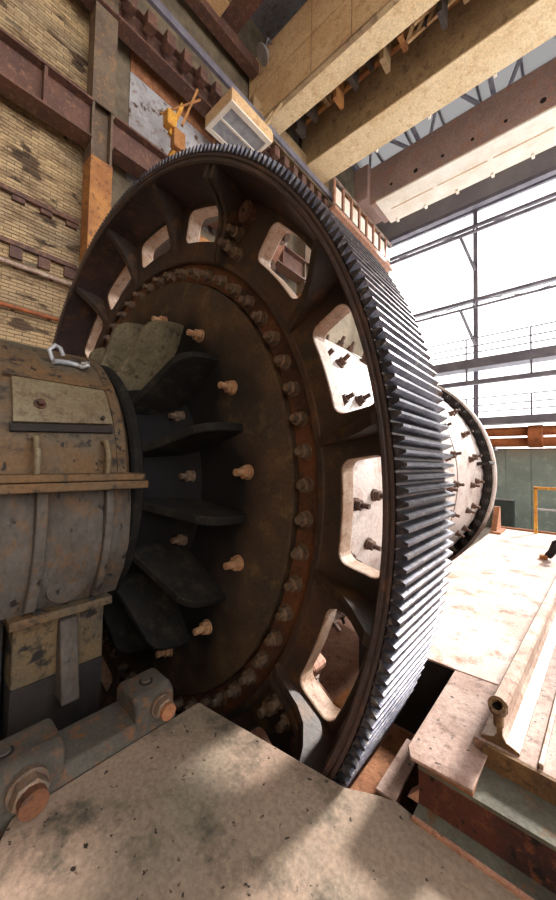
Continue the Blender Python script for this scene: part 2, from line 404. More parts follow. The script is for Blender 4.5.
def walkway(name, label, z, h, zrail, mt):
    t = thing(name, label, 'walkway', (0, YE - 0.8, z), 'walkways along the end wall')
    part('deck_beam', MB().box(-5.75, 13.5, YE - 1.1, YE - 0.35, z, z + h), mt, t)
    if z > 3: part('lower_chord', MB().box(-5.75, 13.5, YE - 1.05, YE - 0.85, z - 0.75, z - 0.55), mt, t)
    for k in range(8):
        x = -5.5 + k * 2.4
        part('post', MB().box(x - 0.03, x + 0.03, YE - 1.08, YE - 1.02, z + h, z + h + zrail), 'hazesteel', t)
        if z > 3: part('hanger', MB().beam((x, YE - 0.95, z - 0.6), (x, YE - 0.95, z), 0.08, 0.08), mt, t)
    for f in (1.0, 0.62, 0.3):
        part('handrail', MB().beam((-5.75, YE - 1.05, z + h + zrail * f), (13.5, YE - 1.05, z + h + zrail * f), 0.045, 0.045), 'hazesteel', t)
walkway('crane_walkway', 'dark steel walkway with thin railing high across the end windows', 4.65, 0.42, 0.95, 'hazesteel')
walkway('service_walkway', 'lower dark walkway just above the orange pipe', 2.05, 0.3, 0.9, 'hazesteel')
t = thing('service_pipe', 'thick rust-orange pipe with flanged joints along the end wall', 'pipe', (0, YE - 0.5, 1.4))
part('pipe_run', MB().cyl((-5.75, YE - 0.55, 1.25), (13.5, YE - 0.55, 1.25), 0.2, n=20), 'pipe', t, smooth=40)
part('pipe_run', MB().cyl((-5.75, YE - 0.55, 1.72), (13.5, YE - 0.55, 1.72), 0.2, n=20), 'pipe', t, smooth=40)
for x in (-1.4, 1.55, 4.5): part('pipe_flange', MB().cyl((x, YE - 0.6, 1.48), (x + 0.5, YE - 0.6, 1.48), 0.48, n=24), 'pipe', t, smooth=40, bevel=0.03)
for x in (-2.5, 0.3, 3.0): part('bracket', MB().box(x - 0.06, x + 0.06, YE - 0.8, YE - 0.035, 0.9, 1.05), 'hazesteel', t)
t = thing('steel_cabinet', 'dark green cabinet with a pale frame at the foot of the end wall', 'cabinet', (0.62, YE - 0.2, ZG))
part('body', MB().box(0.28, 1.0, YE - 0.4, YE - 0.04, ZG, -1.3), 'darkgreen', t, bevel=0.02)
part('door', MB().box(0.34, 0.94, YE - 0.43, YE - 0.4, ZG + 0.1, -1.4), 'darkgreen', t, bevel=0.01)
part('door_frame', MB().box(0.22, 0.28, YE - 0.42, YE - 0.04, ZG, -1.2).box(0.28, 1.0, YE - 0.42, YE - 0.04, -1.3, -1.24), 'lamp', t)

# ================================================================== BALL MILL (head, girth gear, shell turn together)
mill = thing('ball_mill', 'huge ball mill drum with a toothed girth gear, bolted head and pale shell', 'mill', (0, 0, -2.6))
NT = 330
W0 = 0.635
rim = [(2.556, 0), (2.534, 0), (2.530, 0.007), (2.522, 0.007), (2.518, 0), (2.505, 0), (2.495, 0.012), (2.485, 0.14), (2.46, 0.26), (2.425, 0.325),
       (2.425, 0.43), (2.46, 0.47), (2.485, 0.55), (2.495, W0 - 0.012), (2.505, W0), (2.556, W0)]
gear = part('girth_gear', MB().lathe(rim, 330), 'rim', mill, smooth=28)
tooth_poly = [(-0.0215, 2.550), (-0.0165, 2.568), (-0.0055, 2.602), (0.0055, 2.602), (0.0165, 2.568), (0.0215, 2.550)]
tooth_me = MB().prism(tooth_poly, lambda u, v, t: (v, t, u), 0.0, W0).mesh('tooth', 'tooth')
mb = MB()
hidden = []
for k in range(NT):
    a = 2 * PI * k / NT
    deg = math.degrees(a)
    if 196 < deg < 229.5:
        hidden.append(a); continue
    link('tooth', tooth_me, gear, (0, 0, 0), (0, -a, 0))
for a in hidden:
    R_ = Matrix.Rotation(-a, 3, 'Y')
    mb.prism(tooth_poly, lambda u, v, t: R_ @ Vector((v, t, u)), 0.0, W0)
part('tooth_row', mb, 'tooth', gear)['kind'] = 'stuff'

# web quarter with four rounded windows, as a filled curve
YW0, YW1 = 0.31, 0.44
def window_outline(r0, r1, a0, a1, rc, n=5):
    # corners in ccw order: inner-start, outer-start, outer-end, inner-end
    out = []
    def corner(r, a, sr, sa, rev):
        rr, da = r + sr * rc, a + sa * rc / r
        cx_, cy_ = rr * math.cos(da), rr * math.sin(da)
        er = (math.cos(da), math.sin(da)); ea = (-math.sin(da), math.cos(da))
        pts = []
        for i in range(n + 1):
            q = PI / 2 * i / n
            dr, dt = -sr * math.cos(q), -sa * math.sin(q)
            pts.append((cx_ + rc * (dr * er[0] + dt * ea[0]), cy_ + rc * (dr * er[1] + dt * ea[1])))
        return pts[::-1] if rev else pts
    out += corner(r0, a0, 1, 1, False)        # ends on the a0 side
    out += corner(r1, a0, -1, 1, True)        # starts on the a0 side, ends on r1
    for i in range(1, 6):
        q = a0 + (a1 - a0) * (0.15 + 0.7 * i / 6); out.append((r1 * math.cos(q), r1 * math.sin(q)))
    out += corner(r1, a1, -1, -1, False)
    out += corner(r0, a1, 1, -1, True)
    for i in range(1, 6):
        q = a1 + (a0 - a1) * (0.15 + 0.7 * i / 6); out.append((r0 * math.cos(q), r0 * math.sin(q)))
    return out
def curve_plate(name, outlines, half, bev):
    cu = bpy.data.curves.new(name, 'CURVE'); cu.dimensions = '2D'; cu.fill_mode = 'BOTH'
    cu.extrude = half - bev; cu.bevel_depth = bev; cu.bevel_resolution = 1
    for pts in outlines:
        sp = cu.splines.new('POLY'); sp.points.add(len(pts) - 1); sp.use_cyclic_u = True
        for q, (x, y) in zip(sp.points, pts): q.co = (x, y, 0, 1)
    o = bpy.data.objects.new(name, cu); COL.objects.link(o)
    dg = bpy.context.evaluated_depsgraph_get()
    me = bpy.data.meshes.new_from_object(o.evaluated_get(dg))
    bpy.data.objects.remove(o)
    return me
gap = rad(0.12)
sector = []
for i in range(46):
    a = gap + (PI / 2 - 2 * gap) * i / 45; sector.append((2.44 * math.cos(a), 2.44 * math.sin(a)))
for i in range(46):
    a = PI / 2 - gap - (PI / 2 - 2 * gap) * i / 45; sector.append((1.985 * math.cos(a), 1.985 * math.sin(a)))
outl = [sector]
for k in range(4):
    c0 = rad(13.5 + 21 * k)
    outl.append(window_outline(2.125, 2.405, c0 - rad(7.6), c0 + rad(7.6), 0.075))
wme = curve_plate('web_segment', outl, (YW1 - YW0) / 2, 0.012)
for v in wme.vertices: v.co = Vector((v.co.x, -v.co.z + (YW0 + YW1) / 2, v.co.y))
wme.materials.clear(); wme.materials.append(MT['gear'])
wme.materials.append(MT['edge'])
for p in wme.polygons:
    p.use_smooth = False
    rr = math.hypot(p.center.x, p.center.z)
    if abs(p.normal.y) < 0.9 and 2.10 < rr < 2.42 and rad(3) < math.atan2(p.center.z, p.center.x) < rad(87): p.material_index = 1
JOINTS = [54, 144, 234, 324]
rib_prof = [(2.50, 0.03), (2.50, 0.33), (1.995, 0.33), (2.0, 0.305), (2.08, 0.275), (2.17, 0.24), (2.26, 0.195), (2.34, 0.14), (2.41, 0.08), (2.46, 0.035)]
rib_me = MB().prism(rib_prof, lambda u, v, t: (u, v, t), -0.028, 0.028).mesh('rib', 'gear')
jf_prof = [(2.50, 0.02), (2.50, 0.33), (1.99, 0.33), (1.99, 0.27), (2.03, 0.25), (2.22, 0.235), (2.30, 0.2), (2.37, 0.12), (2.42, 0.02)]
jf_me = MB().prism(jf_prof, lambda u, v, t: (u, v, t), -0.02, 0.02).mesh('joint_flange', 'gear')
jb_me = MB().prism([(2.49, 0.43), (2.49, 0.63), (2.3, 0.63), (2.0, 0.6), (1.99, 0.43)], lambda u, v, t: (u, v, t), -0.025, 0.025).mesh('joint_lug', 'pinkedge')
boss_me = MB().cyl((0, 0, 0), (0, -0.05, 0), 0.078, 0.072, n=20).cyl((0, -0.05, 0), (0, -0.06, 0), 0.058, 0.052, n=20).mesh('joint_boss', 'runway', 40)
bossdot_me = MB().cyl((0, -0.058, 0), (0, -0.063, 0), 0.012, n=8).mesh('boss_centre', 'dark')
def nut_mesh(af, h, stud_r, stud_l, washer, mt, name):
    """washer, hexagon nut and stud end along -Y, base at y = 0"""
    mb = MB()
    y = 0.0
    if washer: mb.cyl((0, 0, 0), (0, -washer, 0), af * 0.66, n=18); y = -washer
    mb.cyl((0, y, 0), (0, y - h * 0.88, 0), af * 0.577, n=6, ph=0.3)
    mb.cyl((0, y - h * 0.88, 0), (0, y - h, 0), af * 0.577, af * 0.47, n=6, ph=0.3)
    mb.cyl((0, y - h, 0), (0, y - h - stud_l, 0), stud_r, stud_r * 0.92, n=12)
    return mb.mesh(name, mt)
jbolt_me = nut_mesh(0.075, 0.05, 0.026, 0.05, 0.012, 'bolt', 'joint_bolt')
for j in JOINTS:
    ja = rad(j)
    link('web_segment', wme, gear, (0, 0, 0), (0, -ja, 0))
    for k in range(3):
        link('rib', rib_me, gear, (0, 0, 0), (0, -(ja + rad(24 + 21 * k)), 0))
    for s in (-1, 1):
        link('joint_flange', jf_me, gear, (0, 0, 0), (0, -(ja + rad(4.4) + s * rad(0.9)), 0))
        link('joint_lug', jb_me, gear, (0, 0, 0), (0, -(ja + s * rad(1.1)), 0))
    b = link('joint_boss', boss_me, gear, pol(2.36, ja + rad(0.4), YW0))
    link('joint_boss_centre', bossdot_me, gear, pol(2.36, ja + rad(0.4), YW0))
    for r_, da in ((2.22, 1.0), (2.10, -1.2), (2.12, 2.0)):
        link('joint_bolt', jbolt_me, gear, pol(r_, ja + rad(da), YW0))
    # tangential joint bolts behind the web
    for r_, y in ((2.14, 0.53), (2.36, 0.54)):
        a = ja
        tdir = Vector((-math.sin(a), 0, math.cos(a)))
        c0 = pol(r_, a, y)
        part('through_bolt', MB().cyl(c0 - tdir * 0.17, c0 + tdir * 0.17, 0.028, n=10).cyl(c0 - tdir * 0.12, c0 - tdir * 0.07, 0.06, n=6).cyl(c0 + tdir * 0.07, c0 + tdir * 0.12, 0.06, n=6), 'bolt', gear)
    part('cast_lug', MB().prism([(2.32, 0.44), (2.32, 0.62), (2.47, 0.62), (2.47, 0.44)], lambda u, v, t: pol(u, ja + t, v), rad(1.6), rad(6.5)), 'orange', gear, bevel=0.03)
    part('cast_lug', MB().prism([(2.04, 0.44), (2.04, 0.6), (2.16, 0.6), (2.16, 0.44)], lambda u, v, t: pol(u, ja + t, v), rad(1.6), rad(7)), 'pinkedge', gear, bevel=0.03)
# hub flange and its sixty nuts
part('hub_flange', MB().lathe([(1.822, 0.345), (1.985, 0.345), (1.985, 0.44), (1.822, 0.44)], 120), 'flange', gear, smooth=30)
part('web_lip', MB().lathe([(1.978, 0.318), (1.985, 0.306), (2.02, 0.303), (2.03, 0.312), (2.03, 0.33), (1.978, 0.345)], 120), 'gear', gear, smooth=30)
fb_me = nut_mesh(0.074, 0.045, 0.024, 0.035, 0.008, 'bolt', 'flange_bolt')
for k in range(60):
    link('flange_bolt', fb_me, gear, pol(1.885, rad(2 + 6 * k), 0.345), (0, random.uniform(0, 1), 0))

# mill head: dished disc, hub neck, radial ribs, liner bolts
head = part('mill_head', MB().lathe([(0.0, 0.5), (1.812, 0.5), (1.812, 0.31), (1.80, 0.295), (1.70, 0.275), (1.30, 0.27), (1.0, 0.235), (0.88, 0.12), (0.84, -0.05), (0.84, -0.5), (0.0, -0.5)], 120, closed=False), 'head', mill, smooth=30)
hr_prof = [(0.80, 0.30), (1.46, 0.30), (1.455, 0.18), (1.43, 0.06), (1.395, 0.0), (1.34, -0.04), (1.22, -0.075), (1.05, -0.125), (0.92, -0.17), (0.80, -0.18)]
hr2_me = MB().prism(hr_prof, lambda u, v, t: (u, v, t), -0.03, 0.03).mesh('head_rib', 'litrib')
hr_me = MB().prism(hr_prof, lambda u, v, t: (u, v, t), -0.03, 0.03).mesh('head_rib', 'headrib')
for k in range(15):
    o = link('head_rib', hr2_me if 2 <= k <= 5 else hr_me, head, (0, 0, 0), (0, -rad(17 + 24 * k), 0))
    b = o.modifiers.new('bevel', 'BEVEL'); b.width = 0.012; b.segments = 2; b.limit_method = 'ANGLE'
part('hub_ring', MB().lathe([(0.83, -0.265), (0.955, -0.265), (0.975, -0.25), (0.975, -0.20), (0.955, -0.185), (0.83, -0.185)], 96), 'headrib', head, smooth=30)
lb_me = nut_mesh(0.078, 0.04, 0.025, 0.06, 0.016, 'liner_bolt', 'liner_bolt')
for k in range(15): link('liner_bolt', lb_me, head, pol(1.46, rad(5 + 24 * k), 0.275), (0, k * 0.4, 0))
lb2_me = nut_mesh(0.074, 0.04, 0.024, 0.05, 0.014, 'bolt', 'liner_bolt')
for k in range(12): link('liner_bolt', lb2_me, head, pol(0.93, rad(5 + 30 * k), 0.20), (0, k * 0.4, 0))

# shell and far flange
YS = 5.52
shell = part('drum_shell', MB().lathe([(1.80, 0.44), (1.86, 0.44), (1.86, YS), (1.80, YS)], 120), 'shell', mill, smooth=30)
sb_me = MB().cyl((0, 0, -0.01), (0, 0, 0.02), 0.05, n=10).cyl((0, 0, 0.02), (0, 0, 0.06), 0.04, n=6).cyl((0, 0, 0.06), (0, 0, 0.12), 0.02, n=8).mesh('shell_bolt', 'shellbolt')
for i, y in enumerate((0.95, 1.25, 2.1, 2.4, 3.3, 3.6, 4.55, 4.85)):
    for k in range(19):
        a = -75 + 12 * k + (1.5 if i % 2 else 0)
        if a > 150: continue
        o = link('shell_bolt', sb_me, shell, pol(1.86, rad(a), y), (0, rad(90 - a), 0))
for y in (2.1, 3.75):
    part('shell_seam', MB().lathe([(1.855, y), (1.865, y + 0.004), (1.865, y + 0.03), (1.855, y + 0.034)], 120), 'shellbolt', shell, smooth=30)
ff = part('end_flange', MB().lathe([(1.84, YS - 0.08), (2.02, YS - 0.08), (2.045, YS - 0.06), (2.045, YS + 0.06), (1.84, YS + 0.06)], 120), 'shell', mill, smooth=30)
part('flange_band', MB().lathe([(1.861, YS - 0.092), (2.0, YS - 0.092), (2.0, YS - 0.078), (1.861, YS - 0.078)], 120), 'black', ff)
fb2 = MB().cyl((0, 0, 0), (0, -0.07, 0), 0.055, n=6).cyl((0, -0.07, 0), (0, -0.13, 0), 0.03, n=8).mesh('end_flange_bolt', 'black')
for k in range(60): link('end_flange_bolt', fb2, ff, pol(1.935, rad(6 * k), YS - 0.09))
part('lifting_lug', MB().tube([pol(1.86, rad(7), YS - 0.5), pol(2.02, rad(7), YS - 0.5), pol(2.02, rad(7), YS - 0.15), pol(1.86, rad(7), YS - 0.15)], 0.03), 'black', shell)

# ================================================================== TRUNNION BEARING
bh_ = thing('bearing_housing', 'grimy grey bearing housing with a bolted hatch at the end of the mill', 'bearing', (0, -0.9, -1.9))
R0 = 1.0
ya, yb = -2.4, -0.30
cap = part('cap', MB().lathe([(0.9, yb), (R0 - 0.02, yb), (R0, yb - 0.03), (R0, ya), (0.9, ya)], 48, rad(5), rad(175)), 'housing', bh_, smooth=30)
part('cap_end_band', MB().lathe([(0.9, yb + 0.012), (R0 - 0.03, yb + 0.012), (R0 + 0.008, yb - 0.02), (R0 + 0.008, yb - 0.075), (0.9, yb - 0.075)], 48, rad(5), rad(175)), 'housing', bh_, smooth=30)
def capat(a, y, r): return Vector((r * math.cos(a), y, r * math.sin(a)))
# hatch lies on the cap: outline measured on the cylinder
def quad_plate(corners, r0, r1, n=6):
    mb = MB()
    (a00, y00), (a01, y01), (a11, y11), (a10, y10) = corners      # top-left, top-right, bottom-right, bottom-left
    g = []
    for i in range(n + 1):
        u = i / n
        al, yl = a00 + (a10 - a00) * u, y00 + (y10 - y00) * u
        ar, yr = a01 + (a11 - a01) * u, y01 + (y11 - y01) * u
        g.append((al, yl, ar, yr))
    vs = []
    for al, yl, ar, yr in g:
        vs += [capat(al, yl, r1), capat(ar, yr, r1), capat(ar, yr, r0), capat(al, yl, r0)]
    fs = []
    for i in range(n):
        for q in range(4): fs.append((4 * i + q, 4 * i + (q + 1) % 4, 4 * i + 4 + (q + 1) % 4, 4 * i + 4 + q))
    fs += [(3, 2, 1, 0), (4 * n, 4 * n + 1, 4 * n + 2, 4 * n + 3)]
    return mb.add(vs, fs)
ht = part('hatch_cover', quad_plate([(rad(38), -0.87), (rad(38), -0.40), (rad(23.5), -0.39), (rad(21.5), -0.88)], R0 + 0.012, R0 + 0.03), 'hatch', bh_, bevel=0.004)
part('hatch_knob', MB().cyl(capat(rad(28), -0.76, R0 + 0.03), capat(rad(28), -0.76, R0 + 0.06), 0.018, n=8).cyl(capat(rad(28), -0.76, R0 + 0.03), capat(rad(28), -0.76, R0 + 0.037), 0.03, n=12), 'flange', ht)
part('hatch_knob', MB().cyl(capat(rad(25), -0.45, R0 + 0.03), capat(rad(25), -0.45, R0 + 0.05), 0.012, n=8), 'black', ht)
part('hatch_frame', quad_plate([(rad(41), -0.9), (rad(41), -0.38), (rad(39), -0.38), (rad(39), -0.9)], R0 - 0.01, R0 + 0.02), 'housing', bh_)
part('hatch_gap_shade', quad_plate([(rad(21), -0.89), (rad(23), -0.39), (rad(20.5), -0.39), (rad(18.8), -0.89)], R0 - 0.01, R0 + 0.022), 'black', bh_)  # black strip stands in for the shaded gap under the hatch
for y in (-0.79, -0.45):
    pts = [capat(rad(17), y, R0), capat(rad(16.5), y, R0 + 0.045), capat(rad(12), y, R0 + 0.075), capat(rad(8), y, R0 + 0.06), capat(rad(6.2), y, R0 + 0.05)]
    part('cap_lug', MB().tube(pts, 0.016, 8), 'hatch', bh_, smooth=50)
fl = part('split_flange', MB().box(-1.16, 1.16, ya, yb + 0.02, 0.078, 0.115), 'housing', bh_, bevel=0.006)
part('split_flange_lower', MB().box(-1.17, 1.17, ya, yb + 0.035, 0.03, 0.074), 'housing', bh_, bevel=0.006)
# lower body: tapering casting
prof = [(1.06, 0.03), (1.07, -0.1), (1.06, -0.3), (1.0, -0.46), (0.93, -0.56), (0.90, -0.62), (-0.90, -0.62), (-0.93, -0.56), (-1.0, -0.46), (-1.06, -0.3), (-1.07, -0.1), (-1.06, 0.03)]
part('lower_body', MB().prism(prof, lambda u, v, t: (u, t, v), ya, yb - 0.02), 'housing_low', bh_, smooth=35)
ribp = [(1.05, 0.03), (1.11, 0.03), (1.12, -0.1), (1.09, -0.32), (1.02, -0.5), (0.965, -0.6), (0.9, -0.6), (1.0, -0.4)]
for y0, y1 in ((-0.80, -0.75), (-0.475, -0.435), (-1.25, -1.2)):
    part('body_rib', MB().prism(ribp, lambda u, v, t: (u, t, v), y0, y1), 'housing_low', bh_, bevel=0.008)
part('body_boss', MB().cyl((0.85, -0.61, -0.46), (0.98, -0.61, -0.5), 0.13, 0.10, n=20), 'housing_low', bh_, smooth=40)
foot = part('foot_flange', MB().box(-0.98, 0.98, -0.86, yb - 0.07, -0.665, -0.62), 'housing', bh_, bevel=0.006)
for y in (-0.74, -0.47): part('foot_bolt', MB().cyl((0.95, y, -0.62), (0.95, y, -0.6), 0.02, n=6), 'black', foot)
part('pedestal', MB().prism([(0.90, -0.665), (0.90, -1.0), (-0.9, -1.0), (-0.9, -0.665)], lambda u, v, t: (u, t, v), -0.83, -0.385), 'pedestal', bh_, bevel=0.01)
part('pedestal_foot', MB().prism([(0.90, -1.0), (0.88, -1.55), (-0.9, -1.55), (-0.9, -1.0)], lambda u, v, t: (u, t, v), -0.83, -0.385), 'black', bh_)  # lower part of the pedestal in plain black
part('pedestal_rib', MB().prism([(0.9, -0.69), (0.94, -0.7), (1.02, -1.12), (0.85, -1.12)], lambda u, v, t: (u, t, v), -0.63, -0.54), 'housing_low', bh_, bevel=0.01)
part('pedestal_base', MB().box(-1.15, 1.15, -2.4, -0.25, -1.95, -1.55), 'black', bh_, bevel=0.02)
part('pedestal_block', MB().box(-0.9, 0.82, -2.4, -0.85, -1.55, -0.62), 'black', bh_, bevel=0.02)

# foundation block under the bearing, and pit walls
part_f = struct('trim_3', MB().box(-1.6, 1.30, -6.5, -0.18, ZPIT, -1.95), 'pit', 'dark oily foundation block under the bearing', 'foundation')
struct('trim_4', MB().box(1.35, 14, -8.9, -0.25, ZPIT, -1.33), 'pit', 'dark concrete foundation under the cover plate', 'foundation')

# ================================================================== SOLE BAR with lugs and big nuts
sb = thing('sole_bar', 'dusty cast steel holding-down bar with two lugs and large hexagon nuts', 'bar', (1.4, -0.7, -1.18))
part('bar', MB().prism([(1.30, -1.33), (1.525, -1.33), (1.525, -1.10), (1.50, -1.045), (1.30, -1.03)], lambda u, v, t: (u, t, v), -2.2, -0.26), 'sole', sb, bevel=0.012)
big_nut = MB()
big_nut.cyl((0, 0, 0), (0.022, 0, 0), 0.075, n=24)
big_nut.cyl((0.022, 0, 0), (0.072, 0, 0), 0.066, n=6, ph=0.2)
big_nut.cyl((0.072, 0, 0), (0.08, 0, 0), 0.066, 0.056, n=6, ph=0.2)
for (y0, y1, zt, yn, zn, sc) in ((-1.12, -0.755, -0.945, -0.885, -1.03, 0.9), (-0.465, -0.265, -0.94, -0.345, -1.01, 0.7)):
    lg = part('lug', MB().prism([(1.28, -1.06), (1.28, zt - 0.03), (1.31, zt), (1.47, zt), (1.51, zt - 0.03), (1.52, -1.10)], lambda u, v, t: (u, t, v), y0, y1), 'sole', sb, bevel=0.022, seg=3)
    part('stud_end', MB().cyl((1.40, (y0 + y1) / 2, zt - 0.01), (1.40, (y0 + y1) / 2, zt + 0.012), 0.022, n=16), 'sole', lg)
    part('stud_hole', MB().cyl((1.40, (y0 + y1) / 2, zt - 0.01), (1.40, (y0 + y1) / 2, zt + 0.003), 0.034, n=20), 'dark', lg)
    me = big_nut.mesh('hexagon_nut', 'bolt')
    nt_ = link('hexagon_nut', me, sb, (1.515, yn, zn)); nt_.scale = (sc, sc, sc)
    o = part('stud', MB().cyl((1.5, yn, zn), (1.515 + 0.115 * sc, yn, zn), 0.052 * sc, n=6 if sc > 0.9 else 14), 'rust' if sc < 0.9 else 'flange', sb)

# ================================================================== NEAR COVER PLATE
poly = [(1.532, -0.13), (2.355, -0.012), (2.47, 0.05), (2.53, 0.075), (2.70, 0.055), (4.6, 0.055), (4.6, -3.2), (1.85, -3.2), (1.66, -1.02), (1.532, -0.93)]
cp = part('cover_plate', MB().prism(poly, lambda u, v, t: (u, v, t), ZP - 0.03, ZP), 'plate')
tag(cp, 'broad worn steel cover plate with stains in the foreground', 'plate')
b = cp.modifiers.new('bevel', 'BEVEL'); b.width = 0.004; b.segments = 2
t = tag(part('side_plate', MB().prism([(1.535, -1.0), (1.64, -1.06), (1.83, -3.2), (1.535, -3.2)], lambda u, v, t: (u, v, t), ZP - 0.045, ZP - 0.015), 'rust'), 'narrow rusty plate beside the cover plate at the lower left', 'plate')
for k, (x, y) in enumerate(((1.98, -0.95), (2.9, -0.5), (2.5, -0.25), (1.7, -0.25))):
    part('bearer', MB().box(x - 0.08, x + 0.08, y - 0.06 if y > -0.9 else -3.0, y + 0.06, -1.33, ZP - 0.03), 'black', cp)

# ================================================================== PLATFORM on the right
def ibeam(name, label, x0, x1, y, z0, z1, fw, mts, tw=0.014, tf=0.014):
    t = thing(name, label, 'beam', ((x0 + x1) / 2, y, z0))
    part('web', MB().box(x0, x1, y - tw / 2, y + tw / 2, z0 + tf, z1 - tf), mts[0], t)
    part('top_flange', MB().box(x0, x1, y - fw * 0.12, y + 0.2, z1 - tf, z1), mts[1], t)
    part('bottom_flange', MB().box(x0, x1, y - fw / 2, y + fw / 2, z0, z0 + tf), mts[2], t)
    return t
be = ibeam('edge_beam', 'dark rusted edge beam between the cover plate and the raised floor', 2.60, 6.0, 0.125, ZP - 0.006, ZF - 0.045, 0.13, ('web', 'beamgrey', 'beamgrey'))
part('edge_bar', MB().box(2.60, 6.0, 0.042, 0.058, ZP - 0.02, ZP + 0.012), 'pinkedge', be, bevel=0.003)
part('web_gusset', MB().prism([(2.6, ZP + 0.012), (2.6, ZP + 0.06), (2.56, ZP + 0.012)], lambda u, v, t: (u, t, v), 0.11, 0.15), 'pinkedge', be)
t = thing('side_channel', 'speckled channel running along the gear slot beside the edge beam', 'beam', (2.5, 0.45, ZP - 0.1))
part('top_flange', MB().box(2.45, 2.525, 0.07, 0.40, ZP - 0.012, ZP), 'floorplate', t)
part('web', MB().box(2.512, 2.522, 0.09, 0.40, ZP - 0.24, ZP - 0.012), 'web', t)
part('bottom_flange', MB().box(2.46, 2.525, 0.09, 0.40, ZP - 0.25, ZP - 0.24), 'web', t)
t = tag(part('rusty_ledge', MB().box(2.318, 2.45, 0.03, 0.57, -1.24, -1.20), 'rust', bevel=0.006), 'flat rusty ledge beside the lower gear teeth', 'ledge')
pit = struct('trim_5', MB().box(2.33, 14, 0.1, 6.3, ZPIT, -1.36), 'pitfloor', 'pit wall along the mill slot, lightened to bounce light', 'wall')
def fplate(label, poly, z=ZF, th=0.012, mt='floorplate'):
    return tag(part('floor_plate', MB().prism(poly, lambda u, v, t: (u, v, t), z - th, z), mt, bevel=0.003), label, 'plate', 'floor plates of the platform')
fplate('pinkish floor plate with a cut corner beside the gear slot', [(2.56, 0.115), (2.585, 0.07), (2.79, 0.082), (2.80, 0.30), (2.875, 0.79), (2.565, 0.775)])
fplate('long pale floor plate along the mill shell, stained with rust', [(1.985, 0.80), (2.56, 0.785), (2.87, 0.80), (3.02, 3.0), (3.02, 5.9), (1.985, 5.9)], mt='litplate')
fplate('wide pale floor plate to the right of the rail', [(2.90, 0.36), (6.0, 0.36), (6.0, 5.9), (3.03, 5.9), (3.03, 3.0)])
t = thing('platform_frame', 'rusty steel frame under the platform floor plates', 'frame', (3.5, 3.0, -1.2))
for y in (0.83, 2.2, 3.6, 5.0, 5.84): part('cross_bearer', MB().box(1.99, 6.0, y - 0.04, y + 0.04, -1.36, ZF - 0.012), 'black', t)  # bearers coloured black to stand in for the darkness of the slot
part('slot_beam', MB().box(1.99, 2.05, 0.87, 5.8, -1.36, ZF - 0.012), 'rust', t)
part('end_beam', MB().box(1.99, 6.0, 5.885, 5.93, ZF - 0.15, ZF + 0.03), 'rust', t)
part('packing_strip', MB().box(2.60, 2.785, 0.11, 0.33, ZF - 0.045, ZF - 0.012), 'rust', t)
# kerb angle and small brackets by the far flange
t = thing('slot_bracket', 'short rusty angle bracket at the far end of the mill slot', 'bracket', (2.0, 5.6, ZF))
part('foot', MB().box(1.99, 2.14, 5.2, 5.75, ZF, ZF + 0.03), 'rust', t)
part('upright', MB().prism([(5.3, ZF + 0.03), (5.75, ZF + 0.03), (5.7, ZF + 0.4), (5.62, ZF + 0.4)], lambda u, v, t: (t, u, v), 1.99, 2.07), 'rust', t)
# rail on its sole plate
RA = math.atan2(0.10, 1.75)
RM = Matrix.Translation((2.835, 0.31, ZF + 0.022)) @ Matrix.Rotation(-RA, 4, 'Z')
t = thing('old_rail', 'length of old rail with a rusted sawn end lying along the platform', 'rail', (2.835, 0.31, ZF))
rp = [(-0.062, 0.012), (-0.062, 0.022), (-0.02, 0.036), (-0.009, 0.055), (-0.009, 0.125), (-0.018, 0.138), (-0.027, 0.146), (-0.027, 0.174), (-0.020, 0.184),
      (0.020, 0.184), (0.027, 0.174), (0.027, 0.146), (0.018, 0.138), (0.009, 0.125), (0.009, 0.055), (0.02, 0.036), (0.062, 0.022), (0.062, 0.012)]
part('rail_section', MB().prism(rp, lambda u, v, t: RM @ Vector((u, t, v)), 0.0, 4.6), 'rail', t)
part('rail_end_face', MB().prism(rp, lambda u, v, t: RM @ Vector((u, t, v)), -0.004, 0.0), 'rail_end', t)
def ring_mesh(c, ax_u, ax_v, ax_n, ro_, ri, hh, n=20):
    mb = MB(); vs = []
    for i in range(n):
        q = 2 * PI * i / n; e = ax_u * math.cos(q) + ax_v * math.sin(q)
        vs += [c + e * ro_, c + e * ri, c + e * ri + ax_n * hh, c + e * ro_ + ax_n * hh]
    fs = [(4 * i + q, 4 * i + (q + 1) % 4, 4 * ((i + 1) % n) + (q + 1) % 4, 4 * ((i + 1) % n) + q) for i in range(n) for q in range(4)]
    return mb.add(vs, fs)
V = Vector
part('rail_eye', ring_mesh(RM @ V((0, -0.03, 0.165)), V((1, 0, 0)), V((0, 0.8, 0.6)), V((0, -0.6, 0.8)), 0.030, 0.018, 0.03), 'rail_end', t, smooth=40)
part('eye_plug', MB().cyl(RM @ V((0, -0.03, 0.165)), RM @ V((0, -0.036, 0.173)), 0.019, n=16), 'dark', t)
part('eye_stem', MB().cyl(RM @ V((0, -0.02, 0.10)), RM @ V((0, -0.025, 0.165)), 0.017, n=12), 'rail_end', t)
t = thing('rail_sole_plate', 'thick flat sole plate under the old rail, rusty sawn front', 'plate', (2.87, 1.5, ZF))
part('plate', MB().box(-0.085, 0.115, -0.02, 4.6, -0.022, 0.012, RM), 'floorplate', t, bevel=0.003)
part('plate_front', MB().box(-0.05, 0.6, -0.035, -0.02, -0.066, 0.012, RM), 'rail_end', t)
t = thing('side_beam', 'pale steel channel lying right of the rail', 'beam', (2.99, 1.0, ZF))
part('flange', MB().box(0.118, 0.34, -0.02, 4.6, -0.022, 0.012, RM), 'floorplate', t, bevel=0.004)
part('lip', MB().box(0.118, 0.132, -0.01, 4.6, 0.012, 0.03, RM), 'rail', t, bevel=0.002)
